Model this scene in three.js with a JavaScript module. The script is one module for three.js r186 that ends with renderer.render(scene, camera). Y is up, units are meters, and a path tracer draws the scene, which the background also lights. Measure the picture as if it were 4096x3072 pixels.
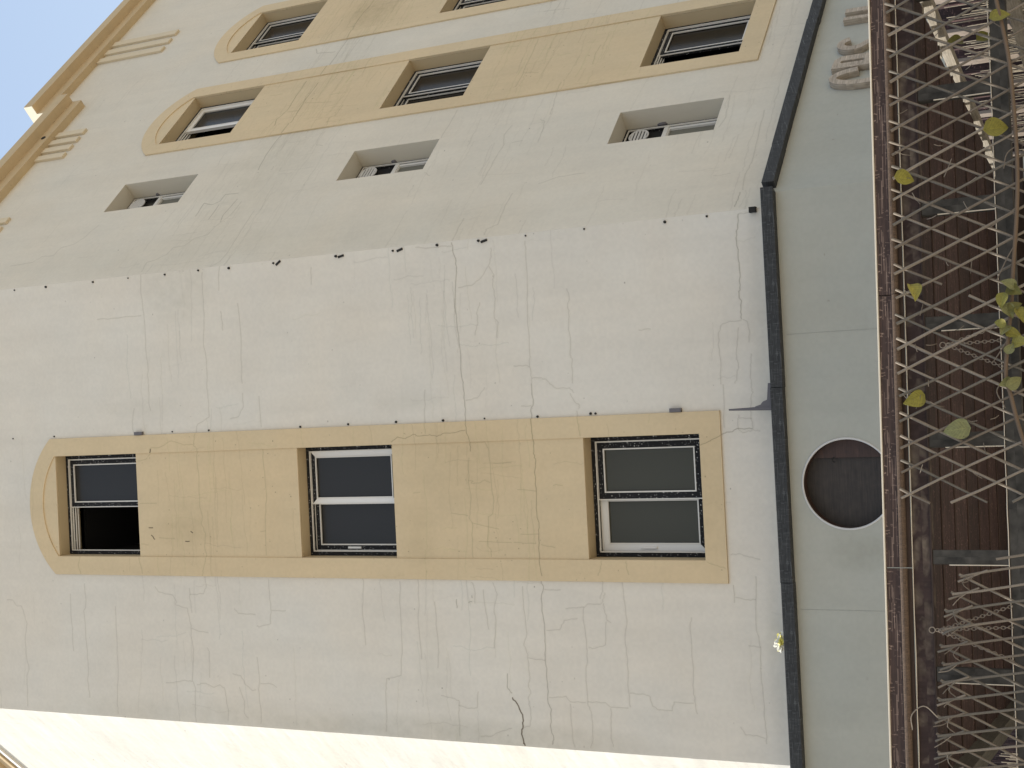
import * as THREE from 'three';
import { mergeGeometries } from 'three/addons/utils/BufferGeometryUtils.js';

// ---------------------------------------------------------------- camera
const scene = new THREE.Scene();
const EYE = 1.65;                                   // camera height, metres
const camera = new THREE.PerspectiveCamera(30.98, 4 / 3, 0.05, 900);
{ // the phone is held on its side and tilted up 26 degrees
  const pitch = THREE.MathUtils.degToRad(26.046), roll = THREE.MathUtils.degToRad(-3.162), yaw = THREE.MathUtils.degToRad(-0.653);
  const turn = new THREE.Matrix4().makeRotationY(yaw).multiply(new THREE.Matrix4().makeRotationX(pitch)).multiply(new THREE.Matrix4().makeRotationZ(roll));
  const U = new THREE.Vector3(1, 0, 0).applyMatrix4(turn), V = new THREE.Vector3(0, 1, 0).applyMatrix4(turn), W = new THREE.Vector3(0, 0, 1).applyMatrix4(turn);
  camera.quaternion.setFromRotationMatrix(new THREE.Matrix4().makeBasis(V.clone().negate(), U, W));
  camera.position.set(0, EYE, 0);
}
scene.add(camera);
const renderer = new THREE.WebGLRenderer({ antialias: true });
renderer.toneMapping = THREE.LinearToneMapping;
renderer.toneMappingExposure = 1.22;
renderer.shadowMap.enabled = true;

// ---------------------------------------------------------------- sky and sun
const SUN_AZ = THREE.MathUtils.degToRad(96), SUN_EL = THREE.MathUtils.degToRad(54);   // azimuth from the camera side (+z) towards the left (-x)
const sunDir = new THREE.Vector3(-Math.sin(SUN_AZ) * Math.cos(SUN_EL), Math.sin(SUN_EL), Math.cos(SUN_AZ) * Math.cos(SUN_EL));
{
  const w = 512, h = 256, px = new Float32Array(w * h * 4), d = new THREE.Vector3();
  const zen = [0.27, 0.39, 0.62], mid = [0.46, 0.58, 0.76], hor = [0.80, 0.79, 0.74];
  for (let j = 0; j < h; j++) for (let i = 0; i < w; i++) {
    const lat = ((j + 0.5) / h - 0.5) * Math.PI, lon = ((i + 0.5) / w - 0.5) * 2 * Math.PI;
    d.set(Math.cos(lat) * Math.cos(lon), Math.sin(lat), Math.cos(lat) * Math.sin(lon));
    const e = Math.max(0, d.y), t = Math.pow(e, 0.55), k = (j * w + i) * 4;
    const glow = 0.35 * Math.pow(Math.max(0, d.dot(sunDir)), 6);
    for (let c = 0; c < 3; c++) {
      let v = t < 0.75 ? hor[c] + (mid[c] - hor[c]) * (t / 0.75) : mid[c] + (zen[c] - mid[c]) * ((t - 0.75) / 0.25);
      if (d.y < 0) v = hor[c] * 0.55;
      px[k + c] = v + glow * [1, 0.97, 0.9][c];
    }
    px[k + 3] = 1;
  }
  const sky = new THREE.DataTexture(px, w, h, THREE.RGBAFormat, THREE.FloatType);
  sky.mapping = THREE.EquirectangularReflectionMapping; sky.magFilter = THREE.LinearFilter; sky.minFilter = THREE.LinearFilter; sky.needsUpdate = true;
  scene.background = sky; scene.environment = sky;
}
const sun = new THREE.DirectionalLight(new THREE.Color().setRGB(1, 0.93, 0.82), 5);
sun.target.position.set(0, 4, -10); sun.position.copy(sunDir).multiplyScalar(60).add(sun.target.position);
sun.castShadow = true; sun.shadow.mapSize.set(2048, 2048);
Object.assign(sun.shadow.camera, { left: -25, right: 25, top: 25, bottom: -25, near: 1, far: 140 });
scene.add(sun, sun.target);

// ---------------------------------------------------------------- helpers
let seed = 20240611;
const rnd = () => { seed |= 0; seed = seed + 0x6D2B79F5 | 0; let t = Math.imul(seed ^ seed >>> 15, 1 | seed); t = t + Math.imul(t ^ t >>> 7, 61 | t) ^ t; return ((t ^ t >>> 14) >>> 0) / 4294967296; };
const rr = (a, b) => a + (b - a) * rnd();
const taken = {};
function numbered(name) { const n = taken[name] = (taken[name] ?? -1) + 1; return n ? name + '_' + String(n).padStart(3, '0') : name; }
function thing(name, label, category, x, y, z, turn = 0, group) {
  const o = new THREE.Group(); o.name = numbered(name); o.position.set(x, y, z); o.rotation.y = turn;
  o.userData = { label, category }; if (group) o.userData.group = group;
  scene.add(o); return o;
}
function part(name, geo, mat, parent, x = 0, y = 0, z = 0, turn = 0) {
  const m = new THREE.Mesh(geo, mat); m.name = name; m.position.set(x, y, z); m.rotation.y = turn;
  m.castShadow = m.receiveShadow = true; parent.add(m); return m;
}
function shape(pts) { const s = new THREE.Shape(); pts.forEach(([x, y], i) => i ? s.lineTo(x, y) : s.moveTo(x, y)); s.closePath(); return s; }
function path(pts) { const s = new THREE.Path(); pts.forEach(([x, y], i) => i ? s.lineTo(x, y) : s.moveTo(x, y)); s.closePath(); return s; }
const rect = (x0, y0, x1, y1) => [[x0, y0], [x1, y0], [x1, y1], [x0, y1]];
function slab(outer, holes, depth, z0 = 0, bevel = 0) {             // a plate in the xy plane from z0 to z0 + depth, uv in metres
  const s = shape(outer); for (const h of holes) s.holes.push(path(h));
  const g = new THREE.ExtrudeGeometry(s, { depth: depth - 2 * bevel, bevelEnabled: bevel > 0, bevelThickness: bevel, bevelSize: bevel, bevelOffset: -bevel, bevelSegments: 1, curveSegments: 24 });
  return g.translate(0, 0, z0 + bevel);
}
function box(w, h, d, b = 0.0015) { b = Math.min(b, w / 5, h / 5, d / 5); return slab(rect(-w / 2, -h / 2, w / 2, h / 2), [], d, -d / 2, b); }   // chamfered box, centred
function bar(p, q, w, h) {                                          // chamfered beam from p to q
  const a = new THREE.Vector3(...p), b = new THREE.Vector3(...q), L = a.distanceTo(b);
  const g = box(L, h, w); const dir = b.clone().sub(a).normalize();
  const up = Math.abs(dir.y) > 0.95 ? new THREE.Vector3(1, 0, 0) : new THREE.Vector3(0, 1, 0);
  const zz = dir.clone().cross(up).normalize(), yy = zz.clone().cross(dir);
  return g.applyMatrix4(new THREE.Matrix4().makeBasis(dir, yy, zz)).translate((a.x + b.x) / 2, (a.y + b.y) / 2, (a.z + b.z) / 2);
}
function tube(pts, r, seg = 24, sides = 6) { return new THREE.TubeGeometry(new THREE.CatmullRomCurve3(pts.map((p) => new THREE.Vector3(...p))), seg, r, sides); }
function stick(p, q, r0, r1 = r0, sides = 6, bend = 0) {            // a slightly crooked tapered rod
  const a = new THREE.Vector3(...p), b = new THREE.Vector3(...q), L = a.distanceTo(b), n = 4;
  const g = new THREE.CylinderGeometry(r1, r0, L, sides, n); const P = g.attributes.position, px = rr(-1, 1) * bend, pz = rr(-1, 1) * bend;
  for (let i = 0; i < P.count; i++) { const t = P.getY(i) / L + 0.5, k = Math.sin(t * Math.PI) + 0.4 * Math.sin(t * 7); P.setX(i, P.getX(i) + px * k); P.setZ(i, P.getZ(i) + pz * k); }
  const dir = b.clone().sub(a).normalize();
  g.applyQuaternion(new THREE.Quaternion().setFromUnitVectors(new THREE.Vector3(0, 1, 0), dir)).translate((a.x + b.x) / 2, (a.y + b.y) / 2, (a.z + b.z) / 2);
  g.computeVertexNormals(); return g;
}
// value noise for textures
function noiseField(n) { const g = new Float32Array(n * n); for (let i = 0; i < n * n; i++) g[i] = rnd(); return (x, y) => { const xi = Math.floor(x), yi = Math.floor(y), fx = x - xi, fy = y - yi, u = fx * fx * (3 - 2 * fx), v = fy * fy * (3 - 2 * fy), G = (a, b) => g[((b % n + n) % n) * n + (a % n + n) % n]; return (G(xi, yi) * (1 - u) + G(xi + 1, yi) * u) * (1 - v) + (G(xi, yi + 1) * (1 - u) + G(xi + 1, yi + 1) * u) * v; }; }
const nz = noiseField(64);
const fbm = (x, y, o = 4) => { let s = 0, a = 0.5; for (let i = 0; i < o; i++) { s += a * nz(x + i * 17.3, y + i * 9.1); x *= 2.03; y *= 2.03; a *= 0.5; } return s; };
const toS = (v) => Math.max(0, Math.min(255, Math.round(255 * (v <= 0.0031308 ? 12.92 * v : 1.055 * Math.pow(v, 1 / 2.4) - 0.055))));
function canvasOf(w, h, f) {                                        // f(i, j) -> linear rgb
  const c = document.createElement('canvas'); c.width = w; c.height = h; const x = c.getContext('2d'), im = x.createImageData(w, h);
  for (let j = 0; j < h; j++) for (let i = 0; i < w; i++) { const [r, g, b] = f(i, j), k = (j * w + i) * 4; im.data[k] = toS(r); im.data[k + 1] = toS(g); im.data[k + 2] = toS(b); im.data[k + 3] = 255; }
  x.putImageData(im, 0, 0); return [c, x];
}
function texOf(c, sw, sh, ox = 0, oy = 0, color = true) {           // covers sw x sh metres of metric uv from (ox, oy)
  const t = new THREE.CanvasTexture(c); if (color) t.colorSpace = THREE.SRGBColorSpace; t.wrapS = t.wrapT = THREE.RepeatWrapping;
  t.repeat.set(1 / sw, 1 / sh); t.offset.set(-ox / sw, -oy / sh); t.anisotropy = 8; return t;
}
const CR_F1 = [
  [1.53,9.52,1.33,9.53,1.08,9.52,0.77,9.55,0.58,9.52,0.32,9.53],
  [1.59,10.37,1.36,10.38,1.08,10.35,0.76,10.35,0.56,10.33,0.36,10.34],
  [1.63,9.26,1.5,9.3,1.31,9.31],
  [1.09,9.3,0.94,9.28,0.88,9.29],
  [1.16,9.07,0.86,9.05,0.55,9.06,0.3,9.06],
  [1.12,11.03,1.12,10.82,1.12,10.39],
  [1.29,6.05,1.2,6.0,1.12,6.02,0.97,6.0,0.79,6.02,0.74,5.98,0.59,6.0],
  [1.47,6.02,1.38,6.02,1.29,6.06,1.19,6.14,1.12,6.25,1.11,6.4],
  [1.52,6.45,1.53,6.51,1.53,6.71,1.55,6.86],
  [0.95,6.17,0.84,6.21,0.75,6.2,0.63,6.24],
  [1.46,8.11,1.28,8.12],
  [0.59,3.56,0.59,3.67,0.56,3.75,0.47,3.78,0.3,3.78,0.2,3.77,0.03,3.78],
  [0.6,3.55,0.58,3.51,0.49,3.49,0.39,3.5],
  [0.53,3.59,0.4,3.61,0.27,3.62,0.19,3.61,0.09,3.63,0.03,3.65],
  [1.54,3.54,1.54,3.43,1.57,3.42,1.56,3.36],
  [1.5,5.65,1.35,5.65,1.02,5.65,0.86,5.66,0.64,5.66,0.41,5.66,0.3,5.67,0.18,5.65,0.13,5.66],
  [0.31,5.84,0.31,5.71,0.29,5.67],
  [0.18,5.65,0.18,5.57,0.16,5.5,0.12,5.46],
  [1.01,5.24,0.91,5.22,0.85,5.24,0.74,5.23,0.66,5.24,0.5,5.23,0.38,5.24,0.33,5.22,0.11,5.23],
  [0.57,4.54,0.57,4.42],
  [0.29,3.49,0.23,3.49,0.15,3.5,0.02,3.5],
  [0.32,9.53,0.13,9.52,-0.04,9.52,-0.11,9.68,-0.24,9.72,-0.33,9.73],
  [-0.41,10.35,-0.35,10.33,-0.35,10.22,-0.28,10.04,-0.33,9.86,-0.33,9.74,-0.38,9.69,-0.5,9.71,-0.68,9.69,-0.99,9.7,-1.12,9.67,-1.19,9.69,-1.29,9.64,-1.43,9.66,-1.54,9.64,-1.68,9.68,-1.76,9.7],
  [-0.49,10.53,-0.47,10.41,-0.41,10.35],
  [0.36,10.33,0.14,10.34,0.06,10.32],
  [0.2,9.06,0.05,9.06,-0.05,9.13,-0.07,9.24],
  [0.1,10.55,-0.05,10.59,-0.17,10.58],
  [-1.55,11.43,-1.65,11.46,-1.75,11.43],
  [-1.56,10.57,-1.74,10.53],
  [-0.96,10.53,-0.96,10.29],
  [-1.34,10.28,-1.35,10.06],
  [-1.41,10.54,-1.42,10.43],
  [-0.41,6.35,-0.42,6.29,-0.41,6.19,-0.48,6.15,-0.62,6.14,-0.8,6.14,-0.99,6.12,-1.11,6.14,-1.14,6.19,-1.43,6.21,-1.46,6.18,-1.53,6.18],
  [-0.56,6.37,-0.8,6.39,-0.97,6.37,-1.12,6.39,-1.15,6.4,-1.2,6.37,-1.31,6.38,-1.43,6.38,-1.54,6.38],
  [-0.78,6.39,-0.79,6.34,-0.81,6.36,-0.81,6.27,-0.78,6.21,-0.81,6.15],
  [-1.1,6.6,-1.13,6.41],
  [-1.2,6.37,-1.26,6.08],
  [0.0,6.38,0.02,6.25,0.12,6.16],
  [-0.4,8.83,-0.57,8.83,-0.94,8.81,-1.12,8.84,-1.53,8.85],
  [0.16,8.85,-0.17,8.84],
  [0.13,6.83,-0.16,6.85,-0.31,6.84],
  [-0.62,6.11,-0.62,5.91],
  [-1.38,6.31,-1.39,5.95],
  [-0.9,7.02,-0.89,6.94],
  [-1.28,8.91,-1.27,8.84],
  [0.12,5.47,0.09,5.43,0.07,5.38,0.07,5.26,0.02,5.22],
  [0.02,5.26,-0.06,5.22,-0.1,5.17,-0.13,5.18],
  [-0.15,5.2,-0.26,5.19,-0.39,5.17],
  [0.02,3.5,-0.04,3.5,-0.06,3.49,-0.11,3.51,-0.28,3.52,-0.33,3.51,-0.39,3.5,-0.4,3.44],
  [-0.25,3.63,-0.28,3.63,-0.29,3.51],
  [-0.28,3.64,-0.38,3.64,-0.41,3.6,-0.39,3.51],
  [0.03,3.76,-0.36,3.77],
  [-1.56,3.99,-1.59,3.92,-1.62,3.82],
  [-1.5,3.77,-1.49,3.69,-1.52,3.6,-1.54,3.5],
  [-1.56,5.02,-1.63,5.03,-1.7,5.06],
  [-1.56,4.77,-1.63,4.77,-1.69,4.75],
  [-0.88,5.86,-0.9,5.66],
  [-1.39,5.93,-1.4,5.69],
  [-1.31,5.85,-1.31,5.65],
  [-1.41,5.64,-1.44,5.49],
  [-0.08,5.78,-0.08,5.67],
  [-0.85,5.48,-0.84,5.44,-0.85,5.38],
  [-2.07,12.61,-2.07,12.52,-2.13,12.47,-2.14,12.38,-2.23,12.35,-2.34,12.31,-2.53,12.35,-2.73,12.34,-2.87,12.31,-2.95,12.35,-3.14,12.35,-3.31,12.36],
  [-1.86,11.4,-2.01,11.39,-2.14,11.4,-2.17,11.43,-2.57,11.41,-2.83,11.4,-2.96,11.42,-3.16,11.4],
  [-1.98,11.62,-2.31,11.62,-2.64,11.61],
  [-2.11,10.96,-2.55,10.96,-2.94,10.97,-3.2,11.0,-3.32,10.99],
  [-1.89,9.9,-2.01,9.9,-2.16,9.88],
  [-1.88,10.38,-1.94,10.33,-1.97,10.14,-2.04,10.09,-2.08,10.1,-2.11,9.94,-2.3,9.9,-2.42,9.91,-2.52,9.89,-2.67,9.89,-2.9,9.92,-2.98,9.88,-3.15,9.89,-3.27,9.9,-3.35,9.89],
  [-1.96,9.9,-1.95,9.71,-1.88,9.67,-1.76,9.68],
  [-2.94,10.29,-2.92,10.1,-2.9,10.03,-2.91,9.92],
  [-2.94,9.86,-2.92,9.74,-2.96,9.63,-2.93,9.55,-2.96,9.49,-3.1,9.47,-3.22,9.45,-3.31,9.46],
  [-2.8,9.37,-2.82,9.26,-2.9,9.22,-2.97,9.12,-2.96,9.07],
  [-2.53,9.7,-2.57,9.67,-2.86,9.68],
  [-2.1,9.31,-2.15,9.26,-2.16,9.03],
  [-2.94,9.29,-3.09,9.23,-3.22,9.24,-3.27,9.19],
  [-2.33,9.9,-2.36,9.8,-2.37,9.67],
  [-1.78,8.84,-1.89,8.84,-2.09,8.83,-2.25,8.84,-2.29,8.99,-2.28,9.02],
  [-2.11,8.82,-2.11,8.64],
  [-2.61,9.04,-2.86,9.02,-2.95,9.04,-3.16,9.02,-3.32,9.03],
  [-2.89,9.01,-2.89,8.87,-2.92,8.8],
  [-1.75,7.68,-1.79,7.66,-2.06,7.69,-2.21,7.68,-2.44,7.67],
  [-1.78,7.23,-2.06,7.24,-2.43,7.24,-2.73,7.27,-2.77,7.44,-2.9,7.46,-3.14,7.46,-3.31,7.48],
  [-1.76,7.02,-1.96,7.02,-2.19,7.04,-2.56,7.02],
  [-1.98,6.84,-2.28,6.83,-2.48,6.82,-2.64,6.84],
  [-1.78,6.42,-1.81,6.39,-1.89,6.38,-1.99,6.39],
  [-1.85,6.29,-2.08,6.27,-2.24,6.25],
  [-1.78,6.18,-1.89,6.14,-2.03,6.18,-2.19,6.17,-2.42,6.2],
  [-2.91,6.82,-2.93,6.69,-2.95,6.62,-3.0,6.62,-3.02,6.5,-3.01,6.42,-2.85,6.4],
  [-2.99,6.62,-3.09,6.63,-3.3,6.63],
  [-3.29,6.4,-3.28,6.28,-3.23,6.18,-3.19,6.05],
  [-1.81,5.86,-2.03,5.86,-2.27,5.84,-2.38,5.88,-2.47,5.84,-2.6,5.84,-2.68,5.83,-2.76,5.85,-2.84,5.83,-2.89,5.86,-3.0,5.84,-3.09,5.84,-3.16,5.86,-3.17,5.93],
  [-1.75,5.02,-1.85,5.03,-1.92,5.06],
  [-1.86,5.01,-1.91,5.02,-1.97,5.06,-1.97,5.19,-2.0,5.22,-2.01,5.31,-2.02,5.42],
  [-1.96,5.03,-2.03,5.02,-2.12,5.0,-2.14,4.96],
  [-2.0,5.23,-2.14,5.24,-2.32,5.22,-2.51,5.22,-2.58,5.24,-2.8,5.24,-2.91,5.24,-2.98,5.21,-3.12,5.2,-3.27,5.21,-3.33,5.23],
  [-1.76,4.83,-1.92,4.82,-2.11,4.8,-2.29,4.83,-2.37,4.82,-2.53,4.82,-2.78,4.82,-2.92,4.81],
  [-2.07,4.17,-2.18,4.19,-2.49,4.18,-2.69,4.19,-2.83,4.18,-2.95,4.16],
  [-1.69,3.55,-1.9,3.56,-2.15,3.57,-2.26,3.55,-2.32,3.54,-2.51,3.55,-2.71,3.54,-2.92,3.54,-3.05,3.53,-3.18,3.53],
  [-1.88,3.75,-1.9,3.66,-1.9,3.56],
  [-1.77,3.76,-1.93,3.76],
  [-2.5,5.84,-2.52,5.66],
  [-2.23,5.63,-2.22,5.49,-2.13,5.44,-2.11,5.3],
  [-2.13,5.01,-2.35,5.03,-2.39,5.17,-2.38,5.2],
  [-2.79,4.81,-2.79,4.68,-2.81,4.61,-2.9,4.59,-2.93,4.53,-2.93,4.4,-2.85,4.38,-2.85,4.19],
  [-2.87,5.64,-2.85,5.46,-2.9,5.42,-2.9,5.26],
  [-2.92,5.42,-3.08,5.42,-3.28,5.41,-3.33,5.39],
  [-2.94,5.01,-3.06,5.01,-3.22,5.02,-3.3,5.0],
  [-1.84,5.63,-1.84,5.46],
  [-2.31,3.65,-2.32,3.54],
  [-3.04,3.76,-3.11,3.72,-3.11,3.63,-3.13,3.54],
  [-2.89,5.24,-2.89,5.06,-2.93,5.01,-2.93,4.83],
];
const CR_F2 = [
  [1.56,6.45,1.49,6.44,1.37,6.41,1.26,6.41,0.92,6.45,0.63,6.42,0.4,6.41,0.23,6.41,0.16,6.4],
  [1.54,3.54,1.44,3.55,1.33,3.57,1.18,3.56,1.01,3.55,0.88,3.56,0.81,3.57,0.76,3.55,0.68,3.56,0.6,3.56],
  [0.16,6.4,-0.01,6.39,-0.18,6.39,-0.29,6.38,-0.41,6.35,-0.5,6.35],
  [-0.38,7.24,-0.33,7.16,-0.35,7.07,-0.31,6.98,-0.33,6.91,-0.32,6.79,-0.34,6.71,-0.31,6.62,-0.31,6.51,-0.29,6.39],
  [0.13,5.66,-0.07,5.65,-0.13,5.68,-0.29,5.67,-0.44,5.66,-0.54,5.67,-0.61,5.65,-0.72,5.67,-0.87,5.66,-1.06,5.67,-1.25,5.65,-1.35,5.66,-1.54,5.66,-1.71,5.64],
  [-0.51,4.0,-0.48,3.92,-0.47,3.9,-0.43,3.81,-0.4,3.75,-0.4,3.7,-0.37,3.65,-0.38,3.51],
  [-1.95,6.59,-2.04,6.59],
  [-2.66,6.07,-2.79,6.08,-2.85,6.03],
  [-1.98,6.46,-1.97,6.42],
  [-1.91,6.42,-1.93,6.41],
  [-1.76,5.66,-1.83,5.64,-1.93,5.67,-2.08,5.66,-2.26,5.65,-2.42,5.65,-2.51,5.66,-2.63,5.65,-2.77,5.65,-2.93,5.65,-2.98,5.62,-3.14,5.64,-3.27,5.61,-3.32,5.63],
];
const CR_F3 = [
  [-1.31,10.39,-1.36,10.34],
  [-1.27,9.84,-1.29,9.81],
  [-1.38,9.92,-1.38,9.86],
  [-1.23,10.42,-1.23,10.36],
  [-0.4,10.35,-0.36,10.33],
  [-2.89,6.03,-2.95,5.98,-3.05,5.93,-3.16,5.93,-3.24,5.95,-3.32,5.93,-3.35,5.92],
];
const CR_R1 = [
  [0.46,12.66,0.48,12.31,0.58,12.23,0.57,12.04,0.72,12.02,0.76,11.84,0.86,11.76,1.11,11.67],
  [0.05,10.39,0.22,10.41,0.24,10.32,0.33,10.19,0.45,10.16,0.46,10.01,0.58,9.94,0.62,9.78,0.78,9.74,0.95,9.64,1.21,9.61],
  [-0.05,9.47,0.08,9.32,0.22,9.3,0.48,9.31,0.71,9.32,0.98,9.32],
  [0.7,6.0,0.49,6.02,0.19,6.0,0.13,6.11,0.04,6.1],
  [-0.01,6.44,0.15,6.44,0.37,6.44],
  [3.08,9.87,3.06,9.69],
  [3.03,9.03,2.8,9.04,2.74,9.09,2.57,9.06],
  [3.56,10.37,3.56,10.17],
  [3.23,9.68,3.15,9.25],
  [5.5,9.92,5.43,9.68,5.62,9.64],
  [5.09,9.86,5.07,9.72],
  [4.68,9.49,4.52,9.5,4.15,9.51],
  [2.0,6.42,1.82,6.46,1.63,6.4,1.42,6.42,1.06,6.43,0.92,6.44],
  [2.5,7.27,2.29,7.27,1.95,7.28],
  [1.3,7.25,1.22,7.15],
  [2.21,9.05,2.16,8.93],
  [1.79,9.48,1.87,9.49],
  [3.83,6.66,3.52,6.64,3.24,6.64,3.07,6.62,2.76,6.64],
  [3.08,6.61,3.04,6.42],
  [2.72,6.04,2.54,6.05,2.26,6.01,2.1,6.0],
  [3.43,5.76,3.24,5.78,3.02,5.75],
  [2.04,6.1,1.98,6.03,1.8,6.0,1.58,5.99],
  [1.65,6.31,1.66,6.19],
  [0.81,5.75,0.89,5.55,0.9,5.27],
  [1.6,3.57,1.11,3.55,0.73,3.54,0.55,3.57,0.3,3.55],
  [1.96,3.98,1.8,3.97,1.57,3.95,1.4,3.99],
  [4.67,6.62,4.47,6.64,4.4,6.63],
  [4.51,6.8,4.47,6.44],
];
const CR_R2 = [
  [1.02,10.17,1.27,10.18,1.22,10.04,1.27,9.95,1.4,9.94,1.39,9.75],
  [0.92,9.93,1.2,9.93],
  [0.84,9.72,0.97,9.75,1.27,9.7],
  [0.27,3.57,0.15,3.57,0.05,3.58],
  [3.79,9.91,3.45,9.91,3.11,9.89,2.94,9.96,2.76,9.91],
  [3.7,9.69,3.32,9.71,2.99,9.69,2.86,9.68,2.47,9.72,2.12,9.73,1.83,9.69],
  [5.61,9.71,5.44,9.75,5.08,9.75,4.78,9.71,4.46,9.71,4.29,9.71,3.86,9.73],
  [4.65,10.16,4.51,10.08,4.46,9.77],
];
// ---------------------------------------------------------------- plaster: cracks are recorded in metres on each wall
function drawCrack(x, pts, X, Y, w, s) {
  const n = pts.length / 2, col = (a) => `rgba(78,66,50,${a})`;
  const run = (lw, a, jit) => {
    x.strokeStyle = col(a); x.lineWidth = lw; x.lineJoin = 'round'; x.beginPath();
    for (let i = 0; i < n; i++) {
      const px = X(pts[2 * i]), py = Y(pts[2 * i + 1]);
      if (!i) x.moveTo(px, py);
      else { const qx = X(pts[2 * i - 2]), qy = Y(pts[2 * i - 1]), m = 4; for (let k = 1; k <= m; k++) { const t = k / m; x.lineTo(qx + (px - qx) * t + (k < m ? rr(-jit, jit) : 0), qy + (py - qy) * t + (k < m ? rr(-jit, jit) : 0)); } }
    }
    x.stroke();
  };
  run(5 * s, 0.025, 2 * s); run([0.85, 1.1, 2.2][w - 1] * s, [0.26, 0.42, 0.9][w - 1], 1.4 * s);
}
function plaster(base, x0, y0, sw, sh, pw, ph, cracks, opt = {}) {
  const ppm = pw / sw, ppv = ph / sh, streak = opt.streak ?? 0;
  const [c, x] = canvasOf(pw, ph, (i, j) => {
    const mx = x0 + i / ppm, my = y0 + (ph - j) / ppv;
    let k = 1 + 0.10 * (fbm(mx * 0.8, my * 0.8) - 0.47) + 0.07 * (fbm(mx * 4 + 9, my * 3) - 0.47) + 0.05 * (nz(mx * 40, my * 40) - 0.5);
    k += 0.08 * (fbm(mx * 9 + 30, my * 0.7) - 0.47);                // faint rain runs
    if (opt.runs) k += opt.runs * (fbm(mx * 1.2 + 4, my * 7 + 2 * nz(mx, my), 4) - 0.47);
    const warm = 0.05 * (fbm(mx * 1.3 + 50, my * 1.3 + 20) - 0.47);
    let st = 0; for (const [cx, cy, rx, ry, a] of opt.stains ?? []) { const q = ((mx - cx) / rx) ** 2 + ((my - cy) / ry) ** 2; if (q < 1) st += a * (1 - q) * (0.4 + 1.2 * fbm(mx * 14, my * 14)); }
    k *= 1 - 0.6 * st; return [base[0] * k * (1 + warm), base[1] * k, base[2] * k * (1 - 1.2 * warm - 0.1 * st)];
  });
  const X = (m) => (m - x0) * ppm, Y = (m) => ph - (m - y0) * ppv, s = (opt.s ?? 1) * ppm / 200;
  for (const [w, list] of cracks) for (const p of list) drawCrack(x, p, X, Y, w, s);
  // fine map cracking that follows the block courses behind the plaster
  for (let k = 0; k < (opt.fine ?? 0); k++) {
    let px = x0 + rnd() * sw, py = y0 + Math.round(rnd() * sh / 0.2) * 0.2 + rr(-0.03, 0.03); if (opt.belts && rnd() < 0.65) py = opt.belts[Math.floor(rnd() * opt.belts.length)] + (rnd() + rnd() + rnd() - 1.5) * 0.75; const pts = [px, py], n = 3 + Math.floor(rnd() * 6), across = rnd() < 0.75, dir = rnd() < 0.5 ? 1 : -1;
    for (let q = 0; q < n; q++) { if (across) { px += dir * rr(0.05, 0.16); py += rr(-0.02, 0.02); } else { py -= rr(0.03, 0.09); px += rr(-0.02, 0.02); } pts.push(px, py); }
    x.globalAlpha = rr(0.2, 0.6); drawCrack(x, pts, X, Y, 1, s); x.globalAlpha = 1;
  }
  for (let k = 0; k < (opt.specks ?? 0); k++) { x.fillStyle = `rgba(70,60,48,${rr(0.1, 0.45)})`; x.fillRect(X(x0 + rnd() * sw), Y(y0 + rnd() * sh), rr(1, 4) * s, rr(1, 2.5) * s); }
  return texOf(c, sw, sh, x0, y0);
}
const stuccoBump = (() => { const [c] = canvasOf(512, 512, (i, j) => { const v = 0.25 + 0.5 * fbm(i / 16, j / 16, 4) + 0.2 * rnd(); return [v, v, v]; }); return texOf(c, 1.6, 1.6, 0, 0, false); })();
const trowelBump = (() => { const [c] = canvasOf(1024, 1024, (i, j) => { const v = 0.6 * fbm(i / 100, j / 28 + 0.6 * nz(i / 256, j / 256), 3) + 0.2 * fbm(i / 16, j / 16, 3); return [v, v, v]; }); return texOf(c, 4, 4, 0, 0, false); })();
const WHITE = [0.67, 0.62, 0.53], RWHITE = [0.635, 0.58, 0.475], TAN = [0.62, 0.49, 0.305];
const crF = [[1, CR_F1], [2, CR_F2], [3, CR_F3]], crR = [[1, CR_R1], [2, CR_R2]];
const stainF = [[-3.3, 6.6, 0.22, 2.4, 0.22], [-3.3, 10, 0.25, 2.5, 0.14], [1.35, 9.9, 0.4, 0.6, 0.16], [0.0, 7.0, 0.10, 0.5, 0.10], [0.1, 10.4, 0.12, 0.7, 0.08], [-2.6, 6.9, 0.5, 0.25, 0.08], [0.5, 3.4, 1.2, 0.12, 0.12], [-2.4, 3.4, 1.0, 0.10, 0.14]];
const plasterMat = (map, bump = stuccoBump, scale = 0.004) => new THREE.MeshStandardMaterial({ map, bumpMap: bump, bumpScale: scale, roughness: 0.95 });
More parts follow.
